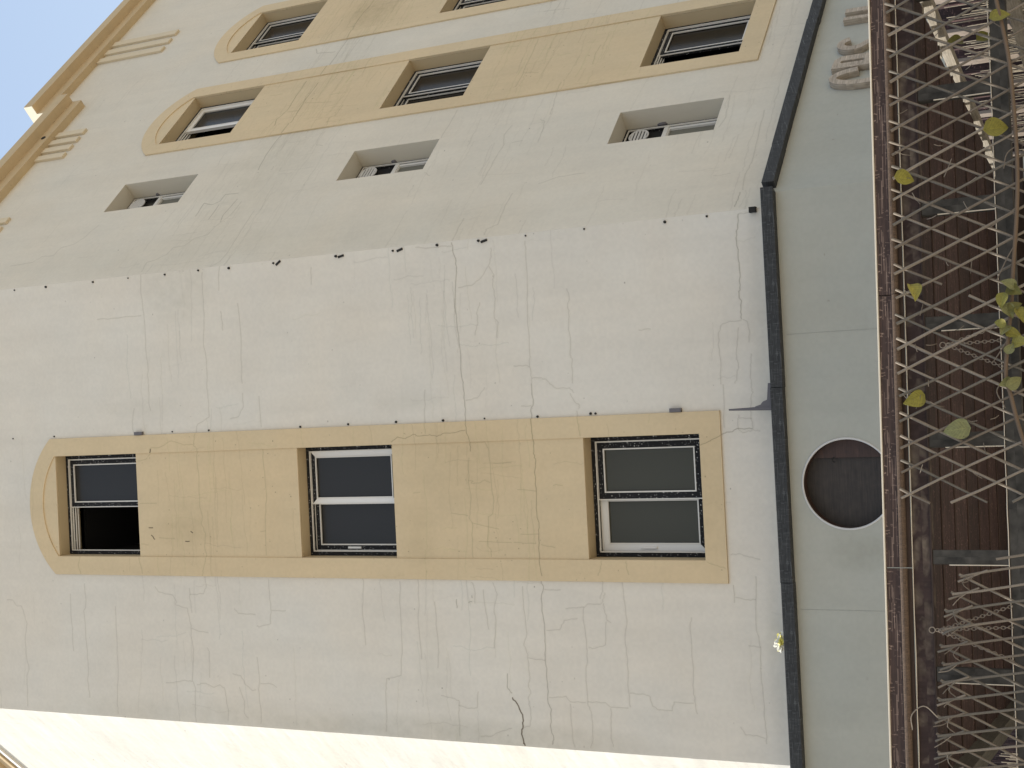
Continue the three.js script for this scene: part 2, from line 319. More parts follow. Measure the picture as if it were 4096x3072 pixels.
const M = {
  frontWhite: plasterMat(plaster(WHITE, -3.4, 3, 5, 11, 1024, 2048, crF, { stains: stainF, fine: 170, belts: [6.6, 10.0, 6.8], specks: 160, s: 0.9 })),
  frontTan: plasterMat(plaster(TAN, -1.8, 3.7, 1.65, 8.6, 512, 2048, crF, { fine: 110, belts: [6.4, 9.8], specks: 160, s: 0.75, stains: [[-0.95, 3.95, 0.8, 0.35, 0.12], [-1.2, 9.9, 0.3, 0.5, 0.14], [-0.6, 6.5, 0.5, 0.7, 0.12], [-1.3, 7.0, 0.4, 0.25, 0.12]] })),
  rightWhite: plasterMat(plaster(RWHITE, -0.2, 3, 9, 12, 1536, 2048, crR, { fine: 760, belts: [9.7, 6.45, 9.5, 3.6], specks: 150, s: 1.0, stains: [[1.7, 9.6, 1.2, 0.8, 0.12], [3.4, 9.5, 1.5, 0.9, 0.1], [0.35, 9, 0.4, 4, 0.08]] })),
  rightTan: plasterMat(plaster(TAN, 2.4, 3.7, 4, 8.6, 768, 1536, crR, { fine: 420, belts: [9.6, 6.4, 9.4], specks: 260, s: 1.05, stains: [[5.4, 9.6, 0.5, 0.5, 0.25]] })),
  leftWhite: plasterMat(plaster([0.65, 0.635, 0.58], -6, 3, 6, 11, 768, 1408, [], { fine: 160, specks: 60, s: 1.3, runs: 0.22 }), trowelBump, 0.012),
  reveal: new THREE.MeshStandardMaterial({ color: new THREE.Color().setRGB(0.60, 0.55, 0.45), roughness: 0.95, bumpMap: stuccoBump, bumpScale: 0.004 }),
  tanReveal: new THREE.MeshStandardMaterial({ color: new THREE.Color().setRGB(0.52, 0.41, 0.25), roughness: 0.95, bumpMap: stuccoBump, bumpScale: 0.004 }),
  cornice: plasterMat(plaster([0.52, 0.40, 0.24], 0, 0, 4, 4, 512, 512, [], { fine: 8, specks: 20 })),
  paleTan: plasterMat(plaster([0.60, 0.51, 0.36], 0, 0, 4, 4, 512, 512, [], { specks: 20 })),
  podium: plasterMat(plaster([0.395, 0.395, 0.345], -4, 0, 12, 5, 1024, 512, [], { specks: 60, stains: [[-1.45, 2.55, 0.2, 0.35, 0.18], [0.3, 2.6, 1.5, 0.5, 0.05], [-2.6, 2.7, 1.2, 0.5, 0.05]] }), stuccoBump, 0.002),
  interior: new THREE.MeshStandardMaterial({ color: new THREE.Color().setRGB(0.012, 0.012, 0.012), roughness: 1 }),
  roof: new THREE.MeshStandardMaterial({ color: new THREE.Color().setRGB(0.35, 0.33, 0.3), roughness: 1 }),
  dark: new THREE.MeshStandardMaterial({ color: new THREE.Color().setRGB(0.02, 0.018, 0.015), roughness: 0.9 }),
  glass: new THREE.MeshPhysicalMaterial({ color: new THREE.Color().setRGB(0.030, 0.0285, 0.026), roughness: 0.2, ior: 1.5, specularIntensity: 0.55 }),
  glassGreen: new THREE.MeshPhysicalMaterial({ color: new THREE.Color().setRGB(0.058, 0.057, 0.043), roughness: 0.2, ior: 1.5, specularIntensity: 0.5 }),
  glassBrown: new THREE.MeshPhysicalMaterial({ color: new THREE.Color().setRGB(0.022, 0.018, 0.013), roughness: 0.2, ior: 1.5, specularIntensity: 0.5 }),
  frosted: new THREE.MeshPhysicalMaterial({ color: new THREE.Color().setRGB(0.16, 0.155, 0.125), roughness: 0.45 }),
  alu: new THREE.MeshStandardMaterial({ color: new THREE.Color().setRGB(0.68, 0.65, 0.59), roughness: 0.55, metalness: 0.1 }),
  whiteAlu: new THREE.MeshStandardMaterial({ color: new THREE.Color().setRGB(0.72, 0.70, 0.66), roughness: 0.5 }),
  plastic: new THREE.MeshStandardMaterial({ color: new THREE.Color().setRGB(0.55, 0.54, 0.52), roughness: 0.5 }),
  bracket: new THREE.MeshStandardMaterial({ color: new THREE.Color().setRGB(0.13, 0.12, 0.125), roughness: 0.7 }),
  joint: new THREE.MeshStandardMaterial({ color: new THREE.Color().setRGB(0.325, 0.33, 0.29), roughness: 1 }),
  cream: new THREE.MeshStandardMaterial({ color: new THREE.Color().setRGB(0.70, 0.66, 0.55), roughness: 1 }),
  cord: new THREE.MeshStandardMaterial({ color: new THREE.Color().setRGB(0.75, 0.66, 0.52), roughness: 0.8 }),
};
{ // dark window profile with the torn remains of its white protective film
  const [c, x] = canvasOf(512, 512, () => [0.007, 0.007, 0.008]);
  for (let k = 0; k < 900; k++) { x.fillStyle = `rgba(225,222,215,${rr(0.2, 0.95)})`; x.fillRect(rnd() * 512, rnd() * 512, rr(1, 7), rr(1, 7)); }
  M.film = new THREE.MeshStandardMaterial({ map: texOf(c, 0.8, 0.8), roughness: 0.9 });
}
function woodTex(base, light, sw, sh, cross, lw = 1, al = 1) {            // grain along u, fine pale scratches along and across it
  const [c, x] = canvasOf(512, 512, (i, j) => { const k = 0.75 + 0.7 * (fbm(i / 90, j / 5, 4) - 0.47) + 0.5 * (fbm(i / 40 + 7, j / 40, 3) - 0.47); return base.map((b) => b * Math.max(0.3, k)); });
  for (let k = 0; k < cross; k++) { x.strokeStyle = `rgba(${light},${rr(0.08, 0.4) * al})`; x.lineWidth = rr(0.6, 1.8) * lw; const a = rnd() * 512, b = rnd() * 512, along = rnd() < 0.4, L = along ? rr(20, 120) : rr(6, 34); x.beginPath(); x.moveTo(a, b); if (along) x.quadraticCurveTo(a + L / 2, b + rr(-3, 3), a + L, b + rr(-3, 3)); else x.quadraticCurveTo(a + rr(-3, 3), b + L / 2, a + rr(-4, 4), b + L); x.stroke(); }
  return texOf(c, sw, sh);
}
const woodMat = (t, r = 0.75) => new THREE.MeshStandardMaterial({ map: t, roughness: r, bumpMap: t, bumpScale: 0.0015 });
M.wood = woodMat(woodTex([0.078, 0.044, 0.034], '200,174,154', 0.6, 0.34, 760, 2.4, 1.5));
M.wood2 = woodMat(woodTex([0.062, 0.038, 0.029], '130,104,92', 0.7, 0.3, 320));
M.plank = woodMat(woodTex([0.054, 0.025, 0.025], '165,130,122', 0.7, 0.4, 620, 2.8, 1.35));
M.plank2 = woodMat(woodTex([0.064, 0.032, 0.031], '165,134,124', 0.8, 0.45, 620, 2.8, 1.35));
M.plank3 = woodMat(woodTex([0.042, 0.020, 0.020], '150,118,108', 0.65, 0.36, 620, 2.8, 1.35));
M.greyWood = woodMat(woodTex([0.17, 0.16, 0.135], '130,120,105', 0.6, 0.25, 140));
M.paleWood = woodMat(woodTex([0.46, 0.41, 0.33], '90,80,70', 0.6, 0.25, 120));
M.slat = woodMat(woodTex([0.36, 0.30, 0.25], '90,75,68', 0.6, 0.25, 120, 1.5));
M.poleWood = woodMat(woodTex([0.15, 0.098, 0.064], '190,160,130', 0.5, 0.1, 160, 1.6), 0.9);
M.stemWood = woodMat(woodTex([0.21, 0.14, 0.085], '190,165,135', 0.5, 0.1, 80), 0.8);
M.litWear = woodMat(woodTex([0.105, 0.068, 0.056], '60,45,40', 0.3, 0.1, 200, 2), 0.9);  // lighter brown: wear and caught light on plank edges, put into the colour
M.oldPane = woodMat(woodTex([0.044, 0.033, 0.026], '75,62,52', 0.8, 0.8, 60, 2), 0.6);
M.rod = [[0.31, 0.25, 0.185], [0.24, 0.19, 0.14], [0.37, 0.305, 0.235], [0.21, 0.18, 0.14]].map((c) => woodMat(woodTex(c, '90,75,60', 0.25, 0.1, 90), 0.7));
M.flash = woodMat(woodTex([0.036, 0.037, 0.037], '135,140,140', 0.6, 1.0, 520, 2, 1), 0.75);
M.redWood = woodMat(woodTex([0.07, 0.035, 0.025], '60,35,25', 0.8, 0.3, 60), 0.6);
M.letter = woodMat(woodTex([0.52, 0.435, 0.335], '180,140,105', 0.9, 0.5, 90), 0.7);
{ // grime-streaked old cloth and dust on the upper rail
  const [c] = canvasOf(1024, 128, (i, j) => { const a = fbm(i / 45 + 1.4 * nz(i / 40, j / 30), j / 34, 4), b = fbm(i / 10 + j / 14, j / 50 + 30, 3), k = Math.max(0, (a - 0.45) * 4.2) * (0.4 + 1.2 * b), m = 0.7 + 0.8 * fbm(i / 9, j / 60 + 9, 3); return [0.045 * m + 0.085 * k, 0.029 * m + 0.072 * k, 0.027 * m + 0.052 * k]; });
  M.grime = new THREE.MeshStandardMaterial({ map: texOf(c, 1.5, 0.19), roughness: 0.95 });
  const [c2] = canvasOf(512, 512, (i, j) => { const a = fbm(i / 40, j / 40, 4), k = 0.6 + 1.3 * (a - 0.3); return [0.075 * k, 0.068 * k, 0.058 * k]; });
  M.oldRail = new THREE.MeshStandardMaterial({ map: texOf(c2, 0.5, 0.5), roughness: 0.9 });
}
{ // leaf veins
  const [c, x] = canvasOf(128, 128, (i, j) => { const k = 0.8 + 0.5 * (fbm(i / 14, j / 14) - 0.3); return [0.7 * k, 0.7 * k, 0.7 * k]; });
  x.strokeStyle = 'rgba(255,255,235,0.85)'; x.lineWidth = 2.5; x.beginPath(); x.moveTo(0, 64); x.lineTo(128, 64); x.stroke(); x.lineWidth = 1.2;
  for (let k = 0; k < 7; k++) for (const d of [-1, 1]) { x.beginPath(); x.moveTo(8 + k * 14, 64); x.quadraticCurveTo(24 + k * 15, 64 + d * 26, 44 + k * 15, 64 + d * 62); x.stroke(); }
  x.fillStyle = 'rgba(70,45,10,0.5)'; for (let k = 0; k < 14; k++) x.fillRect(rnd() * 128, rnd() * 128, rr(1, 6), rr(1, 5));
  M.leafMap = new THREE.CanvasTexture(c); M.leafMap.colorSpace = THREE.SRGBColorSpace;
}
M.leaf = [[0.28, 0.25, 0.035], [0.36, 0.32, 0.06], [0.17, 0.155, 0.025], [0.27, 0.265, 0.10]].map((c) => new THREE.MeshPhysicalMaterial({ color: new THREE.Color().setRGB(...c).multiplyScalar(1.35), map: M.leafMap, roughness: 0.7, transmission: 0.25, thickness: 0, side: THREE.DoubleSide }));
M.reed = [[0.42, 0.36, 0.27], [0.33, 0.29, 0.22]].map((c) => new THREE.MeshStandardMaterial({ color: new THREE.Color().setRGB(...c), roughness: 0.8 }));
M.chain = new THREE.MeshStandardMaterial({ color: new THREE.Color().setRGB(0.34, 0.28, 0.22), roughness: 0.5, metalness: 0.4 });
// ---------------------------------------------------------------- ground
{
  const [c] = canvasOf(512, 512, (i, j) => { const k = 0.85 + 0.5 * (fbm(i / 30, j / 30) - 0.47) + 0.12 * rnd(); return [0.47 * k, 0.415 * k, 0.33 * k]; });
  const g = new THREE.PlaneGeometry(600, 600); g.rotateX(-Math.PI / 2); const uv = g.attributes.uv; for (let i = 0; i < uv.count; i++) uv.setXY(i, uv.getX(i) * 600, uv.getY(i) * 600);
  const m = new THREE.Mesh(g, new THREE.MeshStandardMaterial({ map: texOf(c, 6, 6), roughness: 1 })); m.name = 'ground'; m.receiveShadow = true;
  m.userData = { label: 'pale sandy paved ground around the building', category: 'ground', kind: 'structure' }; scene.add(m);
}

// ---------------------------------------------------------------- the corner building
const TH = THREE.MathUtils.degToRad(46.92), XC = 1.575, XL = -3.356;
const house = thing('corner_building', 'tall cream plastered building with tan window bands, a chamfered corner and a brown cornice', 'building', 0, 0, -12);
const FRONT = { x: 0, z: 0, t: 0 }, RIGHT = { x: XC, z: 0, t: TH }, LEFT = { x: XL, z: 0, t: -TH };
function put(name, geo, mat, F, x = 0, y = 0, z = 0) {              // a part of the house in the frame of one of its walls; y is above the eye
  return part(name, geo, mat, house, F.x + x * Math.cos(F.t) + z * Math.sin(F.t), EYE + y, F.z - x * Math.sin(F.t) + z * Math.cos(F.t), F.t);
}
const arc = (x0, x1, y, top, n = 20) => { const h = top - y, w = (x1 - x0) / 2, R = (w * w + h * h) / (2 * h), cx = (x0 + x1) / 2, cy = top - R, a = Math.asin(w / R), o = []; for (let i = 0; i <= n; i++) { const t = a - 2 * a * i / n; o.push([cx + R * Math.sin(t), cy + R * Math.cos(t)]); } return o; };   // from right to left
const bandOuter = (x0, x1, y0, y, top) => [[x0, y0], [x1, y0], ...arc(x0, x1, y, top)];
const winF = [[10.557, 11.746], [7.244, 8.396], [4.003, 5.149]], winR = [[10.595, 11.73], [7.30, 8.417], [4.035, 5.143]], winS = [[10.626, 11.766], [7.293, 8.40], [4.036, 5.151]];
const bandsF = [[-1.757, -1.550, -0.405, -0.203]], bandsR = [[2.555, 2.770, 3.862, 4.085], [4.745, 4.960, 6.066, 6.28], [6.935, 7.15, 8.256, 8.47]];
const open = (b, w, e = 0) => rect(b[1] - e, w[0] - e, b[2] + e, w[1] + e);
{
  const T = 0.36, holesF = [], holesR = [];
  for (const w of winF) holesF.push(open(bandsF[0], w, 0.012));
  for (const b of bandsR) for (const w of winR) holesR.push(open(b, w, 0.012));
  for (const w of winS) holesR.push(rect(1.37, w[0], 1.935, w[1]));
  put('front_wall', slab([[XL, -EYE], [XC, -EYE], [XC, 13.95], [XL, 13.95]], holesF, T, -T), [M.frontWhite, M.reveal], FRONT);
  put('right_wall', slab([[0, -EYE], [11, -EYE], [11, 14.55], [4.05, 14.55], [4.05, 13.95], [0, 13.95]], holesR, T, -T), [M.rightWhite, M.reveal], RIGHT);
  put('left_wall', slab([[-11, -EYE], [0, -EYE], [0, 13.95], [-11, 13.95]], [], T, -T), [M.leftWhite, M.reveal], LEFT);
  // rear walls and the flat roof close the block
  const c = Math.cos(TH), s = Math.sin(TH), RB = [XC + 11 * c, -11 * s], LB = [XL - 11 * c, -11 * s];
  const roof = shape([[XL, 0.3], [XC, 0.3], [RB[0] - 0.3, -RB[1]], [LB[0] + 0.3, -LB[1]]]);
  const rg = new THREE.ExtrudeGeometry(roof, { depth: 0.25, bevelEnabled: false }); rg.rotateX(-Math.PI / 2);
  part('roof_slab', rg, M.roof, house, 0, EYE + 13.3, 0);
  part('rear_wall', box(RB[0] - LB[0], EYE + 13.3, 0.3), M.roof, house, (RB[0] + LB[0]) / 2, (EYE + 13.3) / 2, RB[1] + 0.1);
}
function band(F, b, wins, mat) {
  const [x0, i0, i1, x1] = b, top = 11.81;
  const inner = [[i0, wins[2][0]], [i1, wins[2][0]], ...arc(i0, i1, 11.752, 11.957)];
  put('band_border', slab(bandOuter(x0, x1, 3.80, top, 12.16), [inner], 0.03, -0.01, 0.002), mat, F);
  const infill = [[i0 - 0.008, wins[2][0] - 0.004], [i1 + 0.008, wins[2][0] - 0.004], ...arc(i0 - 0.008, i1 + 0.008, 11.752, 11.962)];
  put('band_panel', slab(infill, wins.map((w, i) => rect(i0 + 0.0005, w[0] + (i === 2 ? 0.0005 : 0), i1 - 0.0005, w[1])), 0.019, -0.012), mat, F);
  for (const w of wins) {                                           // painted linings of the openings
    const W = i1 - i0, H = w[1] - w[0], t = 0.011;
    put('window_lining', slab(rect(-W / 2 - t, -H / 2 - t, W / 2 + t, H / 2 + t), [rect(-W / 2 + 0.002, -H / 2 + 0.002, W / 2 - 0.002, H / 2 - 0.002)], 0.33, -0.345), M.tanReveal, F, (i0 + i1) / 2, (w[0] + w[1]) / 2, 0);
  }
}
band(FRONT, bandsF[0], winF, M.frontTan);
for (const b of bandsR) band(RIGHT, b, winR, M.rightTan);

const ring = (w, h, t, d, z0 = 0) => slab(rect(-w / 2, -h / 2, w / 2, h / 2), [rect(-w / 2 + t, -h / 2 + t, w / 2 - t, h / 2 - t)], d, z0, 0.001);
function sash(win, x0, x1, y0, y1, z, o) {                          // four members, glazing beads and a pane
  const t = o.t ?? 0.062, w = x1 - x0, h = y1 - y0, cx = (x0 + x1) / 2, cy = (y0 + y1) / 2, d = 0.035, mk = (k) => o.white?.includes(k) ? M.whiteAlu : M.film;
  part('stile', slab([[0, 0], [t, t], [t, h - t], [0, h]], [], d, -d, 0.001), mk('l'), win, x0, y0, z);
  part('stile', slab([[0, 0], [0, h], [-t, h - t], [-t, t]], [], d, -d, 0.001), mk('r'), win, x1, y0, z);
  part('rail', slab([[0, 0], [w, 0], [w - t, t], [t, t]], [], d, -d, 0.001), mk('b'), win, x0, y0, z);
  part('rail', slab([[0, 0], [t, -t], [w - t, -t], [w, 0]], [], d, -d, 0.001), mk('t'), win, x0, y1, z);
  part('glazing_bead', ring(w - 2 * t + 0.012, h - 2 * t + 0.012, 0.013, 0.016, -0.012), M.alu, win, cx, cy, z);
  part('glazing_bead', ring(w + 0.004, h + 0.004, 0.010, 0.012, -0.008), M.alu, win, cx, cy, z);
  part('pane', slab(rect(-w / 2 + t - 0.004, -h / 2 + t - 0.004, w / 2 - t + 0.004, h / 2 - t + 0.004), [], 0.006, -0.026), o.glass ?? M.glass, win, cx, cy, z);
  if (o.handle) part('handle', box(0.022, 0.16, 0.016, 0.004), M.whiteAlu, win, o.handle === 'l' ? x0 + t / 2 : x1 - t / 2, cy + 0.05, z + 0.008);
}
function slidingWindow(F, b, wy, depth, o) {
  const W = b[2] - b[1] - 0.008, H = wy[1] - wy[0] - 0.008, cx = (b[1] + b[2]) / 2, cy = (wy[0] + wy[1]) / 2;
  const win = put('window', ring(W, H, 0.046, 0.09, -0.09), M.film, F, cx, cy, -depth);
  part('frame_trim', ring(W - 0.084, H - 0.084, 0.010, 0.02, -0.012), M.alu, win);
    const hx = W / 2 - 0.047, hy = H / 2 - 0.047;
  if (!o.noRight) sash(win, -0.03, hx, -hy, hy, -0.012, { white: o.right, glass: o.glass, t: o.t });
  if (!o.openLeft) sash(win, -hx, 0.03, -hy, hy, -0.052, { white: o.left, glass: o.glass2 ?? o.glass, handle: o.handle, t: o.t });
  else for (const k of [0, 1, 2]) part('track', box(hx, 0.012, 0.014), M.alu, win, -hx / 2, hy - 0.012 - 0.016 * k, -0.025 - 0.022 * k);
  const room = slab(rect(-W / 2 - 0.05, -H / 2 - 0.05, W / 2 + 0.05, H / 2 + 0.05), [rect(-W / 2 - 0.02, -H / 2 - 0.02, W / 2 + 0.02, H / 2 + 0.02)], 1.5, -1.6 - 0.2);
  part('room', mergeGeometries([room, slab(rect(-W / 2 - 0.05, -H / 2 - 0.05, W / 2 + 0.05, H / 2 + 0.05), [], 0.05, -1.85)]), M.interior, win);
  return win;
}
slidingWindow(FRONT, bandsF[0], winF[0], 0.15, { openLeft: true });
slidingWindow(FRONT, bandsF[0], winF[1], 0.15, { right: 'lr', left: '', handle: 'l' });
slidingWindow(FRONT, bandsF[0], winF[2], 0.17, { right: '', left: 'ltr', handle: 'l', glass: M.glassGreen, t: 0.072 });
slidingWindow(RIGHT, bandsR[0], winR[0], 0.15, { right: 'lrtb', openLeft: true });
slidingWindow(RIGHT, bandsR[0], winR[1], 0.15, { right: '', left: '', glass: M.glassBrown });
slidingWindow(RIGHT, bandsR[0], winR[2], 0.16, { right: '', openLeft: true, glass: M.glassBrown });
for (const b of bandsR.slice(1)) for (const w of winR) slidingWindow(RIGHT, b, w, 0.15, { right: '', left: '', glass: M.glassBrown });
// the three small toilet windows: fan above a transom, frosted pane below
const fanSpots = [];
winS.forEach(([y0, y1], i) => {
  const W = 0.565, H = y1 - y0 - 0.006, cx = 1.6525, cy = (y0 + y1) / 2, ty = [11.33, 7.92, 4.70][i] - cy;
  const win = put('small_window', ring(W - 0.005, H, 0.03, 0.07, -0.07), M.film, RIGHT, cx, cy, -0.22);
  part('frame_trim', ring(W - 0.05, H - 0.05, 0.012, 0.016, -0.008), M.alu, win);
  part('transom', box(W - 0.06, 0.05, 0.05), M.alu, win, 0, ty, -0.03);
  part('blind_panel', slab(rect(-W / 2 + 0.03, ty, W / 2 - 0.03, H / 2 - 0.03), [], 0.008, -0.05), i ? M.interior : M.glass, win);
  part('sash', ring(W - 0.06, ty + H / 2 - 0.03, 0.035, 0.03, -0.045), M.whiteAlu, win, 0, (ty - H / 2 + 0.03) / 2);
  part('pane', slab(rect(-W / 2 + 0.06, -H / 2 + 0.06, W / 2 - 0.06, ty - 0.03), [], 0.006, -0.045), M.frosted, win);
  part('loose_plaster', (() => { const g = new THREE.IcosahedronGeometry(0.05, 1), P = g.attributes.position; for (let k = 0; k < P.count; k++) { const q = 0.7 + 0.5 * nz(P.getX(k) * 40, P.getY(k) * 40 + P.getZ(k) * 33); P.setXYZ(k, P.getX(k) * q * 0.25, P.getY(k) * q * [0.6, 0.8, 1.3][i], P.getZ(k) * q * 0.6); } return g; })(), M.bracket, win, W / 2, ty + 0.05, 0.01);
  fanSpots.push([cx + 0.10, [11.595, 8.235, 4.965][i], -0.22]);
});
// wall fixings left from a string of lights
const boltGeo = new THREE.CylinderGeometry(0.009, 0.012, 0.02, 8).rotateX(Math.PI / 2), clipGeo = box(0.035, 0.11, 0.04);
for (const y of [12.26, 11.77, 11.06, 10.55, 10.03, 9.57, 9.16, 8.58, 7.80, 7.12, 6.61, 6.15, 5.64, 5.03, 4.23, 3.83]) put('fixing', boltGeo, M.dark, FRONT, 1.545 + rr(-0.008, 0.008), y, 0.005).scale.setScalar(rr(0.7, 1.35));
for (const y of [12.39, 11.75, 10.03, 9.53, 8.34, 7.75, 7.18, 6.64, 6.18, 5.61, 5.06, 5.01]) put('fixing', boltGeo, M.dark, FRONT, -0.182 + rr(-0.006, 0.006), y, 0.005).scale.setScalar(rr(0.6, 1.2));
for (const y of [10.49, 4.215]) put('cable_clip', clipGeo, M.bracket, FRONT, -0.183, y, 0.015);
for (const [y, a] of [[8.58, 0.6], [7.8, 0.2], [7.1, 0.3], [6.15, 0.25]]) put('cable_clip', box(0.022, 0.07, 0.014).rotateZ(a), M.dark, FRONT, 1.54, y - 0.06, 0.004);
put('cable_clip', box(0.05, 0.06, 0.05), M.dark, FRONT, 1.56, 3.40, 0.02);
// cornice: two stepped courses, higher beyond the step
function cornice(F, s0, s1, y, e1, e2, h1 = 0.16, h2 = 0.16, back = 0.30, tall = 0) {
  const g = (e, yy, h, b) => { const q = new THREE.ExtrudeGeometry(shape([[b, yy], [e, yy], [e, yy + h], [b, yy + h]]), { depth: s1 - s0, bevelEnabled: true, bevelThickness: 0.004, bevelSize: 0.004, bevelSegments: 1, bevelOffset: -0.004 }); return q.rotateY(Math.PI / 2).scale(1, 1, 1); };
  for (const [e, yy, h, b] of [[e1, y, h1, -0.02], [e2, y + h1 + 0.0005, h2 + tall, -back]]) {
    const q = g(-e, yy, h, -b); // extruded along +x after the turn; local z = -shape x
    put('cornice_course', q, M.cornice, F, s0, 0, 0);
  }
}
cornice(RIGHT, -0.02, 4.2, 13.884, 0.107, 0.24);
cornice(RIGHT, 4.03, 11.2, 14.44, 0.107, 0.24);
put('cornice_end', slab([[-0.28, 14.21], [0.105, 14.21], [0.105, 14.598], [0.238, 14.602], [0.238, 14.755], [-0.28, 14.755]], [], 0.01, 0).rotateY(-Math.PI / 2), M.cream, RIGHT, 4.026, 0, 0);
cornice(FRONT, XL - 0.02, XC + 0.02, 13.884, 0.107, 0.24);
cornice(LEFT, -11, 0.02, 13.70, 0.05, 0.10);
put('lead_strip', slab(rect(-11, 0, 0.01, 0.06), [], 0.03, 0), M.whiteAlu, LEFT, 0, 13.62, 0);
put('drain_hole', new THREE.CylinderGeometry(0.035, 0.035, 0.02, 14).rotateX(Math.PI / 2), M.dark, RIGHT, 3.28, 13.97, 0.103);
for (const [s0, n, pitch, w, y0, y1] of [[0.83, 4, 0.187, 0.108, 13.38, 13.884], [2.82, 4, 0.187, 0.108, 13.38, 13.884], [5.44, 3, 0.233, 0.125, 13.215, 14.44], [7.6, 4, 0.187, 0.108, 13.3, 14.44]])
  for (let k = 0; k < n; k++) put('cornice_rib', slab(rect(0, 0, w, y1 - y0 - 0.001), [], 0.04, 0, 0.004), M.paleTan, RIGHT, s0 + k * pitch, y0, -0.002);

// exhaust fans, one in each small window
fanSpots.forEach(([s, y, d], i) => {
  const x = RIGHT.x + s * Math.cos(TH) + d * Math.sin(TH), z = -12 - s * Math.sin(TH) + d * Math.cos(TH);
  const f = thing('exhaust_fan', ['round white louvred exhaust fan in the topmost small window, near the roof', 'round white louvred exhaust fan in the middle one of the three small windows', 'round white louvred exhaust fan in the lowest small window, nearest the black coping'][i], 'exhaust fan', x, EYE + y, z, TH, 'exhaust fans in the small windows');
  part('housing', new THREE.CylinderGeometry(0.10, 0.10, 0.06, 28).rotateX(Math.PI / 2), M.dark, f, 0, 0, -0.01);
  part('rim', new THREE.TorusGeometry(0.10, 0.010, 8, 32), M.plastic, f, 0, 0, 0.022);
  for (let k = -2; k <= 2; k++) { const h = k * 0.036, L = 2 * Math.sqrt(0.095 * 0.095 - h * h); part('louvre', box(L, 0.021, 0.012, 0.003).rotateX(0.5), M.plastic, f, 0, h, 0.026); }
});

// ---------------------------------------------------------------- the grey podium wall in front of the building
const PE = 0.22, pk = PE * Math.tan(TH / 2);
const podium = thing('podium_wall', 'smooth grey lower wall with a black roofing felt coping, in front of the cream building', 'wall', 0, 0, -12 + PE);
const PR = { x: XC + pk, t: TH }, PL = { x: XL - pk, t: -TH };
const CX = -0.866, CY = 2.643, CR = 0.385;
{
  const circle = []; for (let i = 0; i < 64; i++) circle.push([CX + CR * Math.cos(i / 32 * Math.PI), CY + CR * Math.sin(i / 32 * Math.PI)]);
  part('wall_face', slab([[PL.x, -EYE], [PR.x, -EYE], [PR.x, 3.16], [PL.x, 3.16]], [circle], PE - 0.005, -PE + 0.005), M.podium, podium, 0, EYE, 0);
  part('wall_face', slab([[0, -EYE], [11, -EYE], [11, 3.16], [0, 3.16]], [], 0.2, -0.2), M.podium, podium, PR.x, EYE, 0, TH);
  part('wall_face', slab([[-11, -EYE], [0, -EYE], [0, 3.16], [-11, 3.16]], [], 0.2, -0.2), M.podium, podium, PL.x, EYE, 0, -TH);
  for (const x of [0.43, -1.94]) part('render_joint', box(0.003, 4.7, 0.003, 0.0005), M.joint, podium, x, 0.75 + EYE, 0.0005);
  // coping of folded felt in lapped lengths
  const o = 0.085, c = Math.cos(TH), s = Math.sin(TH), t2 = Math.tan(TH / 2), yT = 3.24, yB = 3.14;
  const plan = (pts) => { const g = new THREE.ExtrudeGeometry(shape(pts.map(([x, z]) => [x, -z])), { depth: yT - yB, bevelEnabled: true, bevelThickness: 0.006, bevelSize: 0.006, bevelSegments: 2, bevelOffset: -0.006 }); g.rotateX(-Math.PI / 2); return g; };
  const uvByPos = (g, t) => { const P = g.attributes.position, U = g.attributes.uv; for (let i = 0; i < P.count; i++) U.setXY(i, P.getX(i) * Math.cos(t) - P.getZ(i) * Math.sin(t), P.getY(i) + 0.4 * P.getZ(i)); return g; };
  const xr = PR.x + o * t2, xl = PL.x - o * t2, bk = -PE + 0.004, xrb = XC + 0.004 * t2, xlb = XL - 0.004 * t2;
  const seg = (pts, t, lift) => part('coping', uvByPos(plan(pts), t), M.flash, podium, 0, EYE + yB + lift, 0);
  for (const [a, b, l] of [[xl, -1.7, 0], [-1.705, -0.02, 0.004], [-0.025, xr, 0]]) seg([[a, o], [b, o], [b === xr ? xrb : b, bk], [a === xl ? xlb : a, bk]], 0, l);
  const along = (d, off) => [PR.x + d * c + off * s, -d * s + off * c];
  for (const [a, b, l] of [[o * t2, 0.62, 0.002], [0.615, 2.78, 0.005], [2.775, 11, 0]]) seg([along(a, o), along(b, o), along(b, bk), a < 0.1 ? [xrb, bk] : along(a, bk)], TH, l);
  const alongL = (d, off) => [PL.x - d * c - off * s, -d * s + off * c];
  seg([alongL(11, o), alongL(o * t2, o), [xlb, bk], alongL(11, bk)], -TH, 0.002);
}
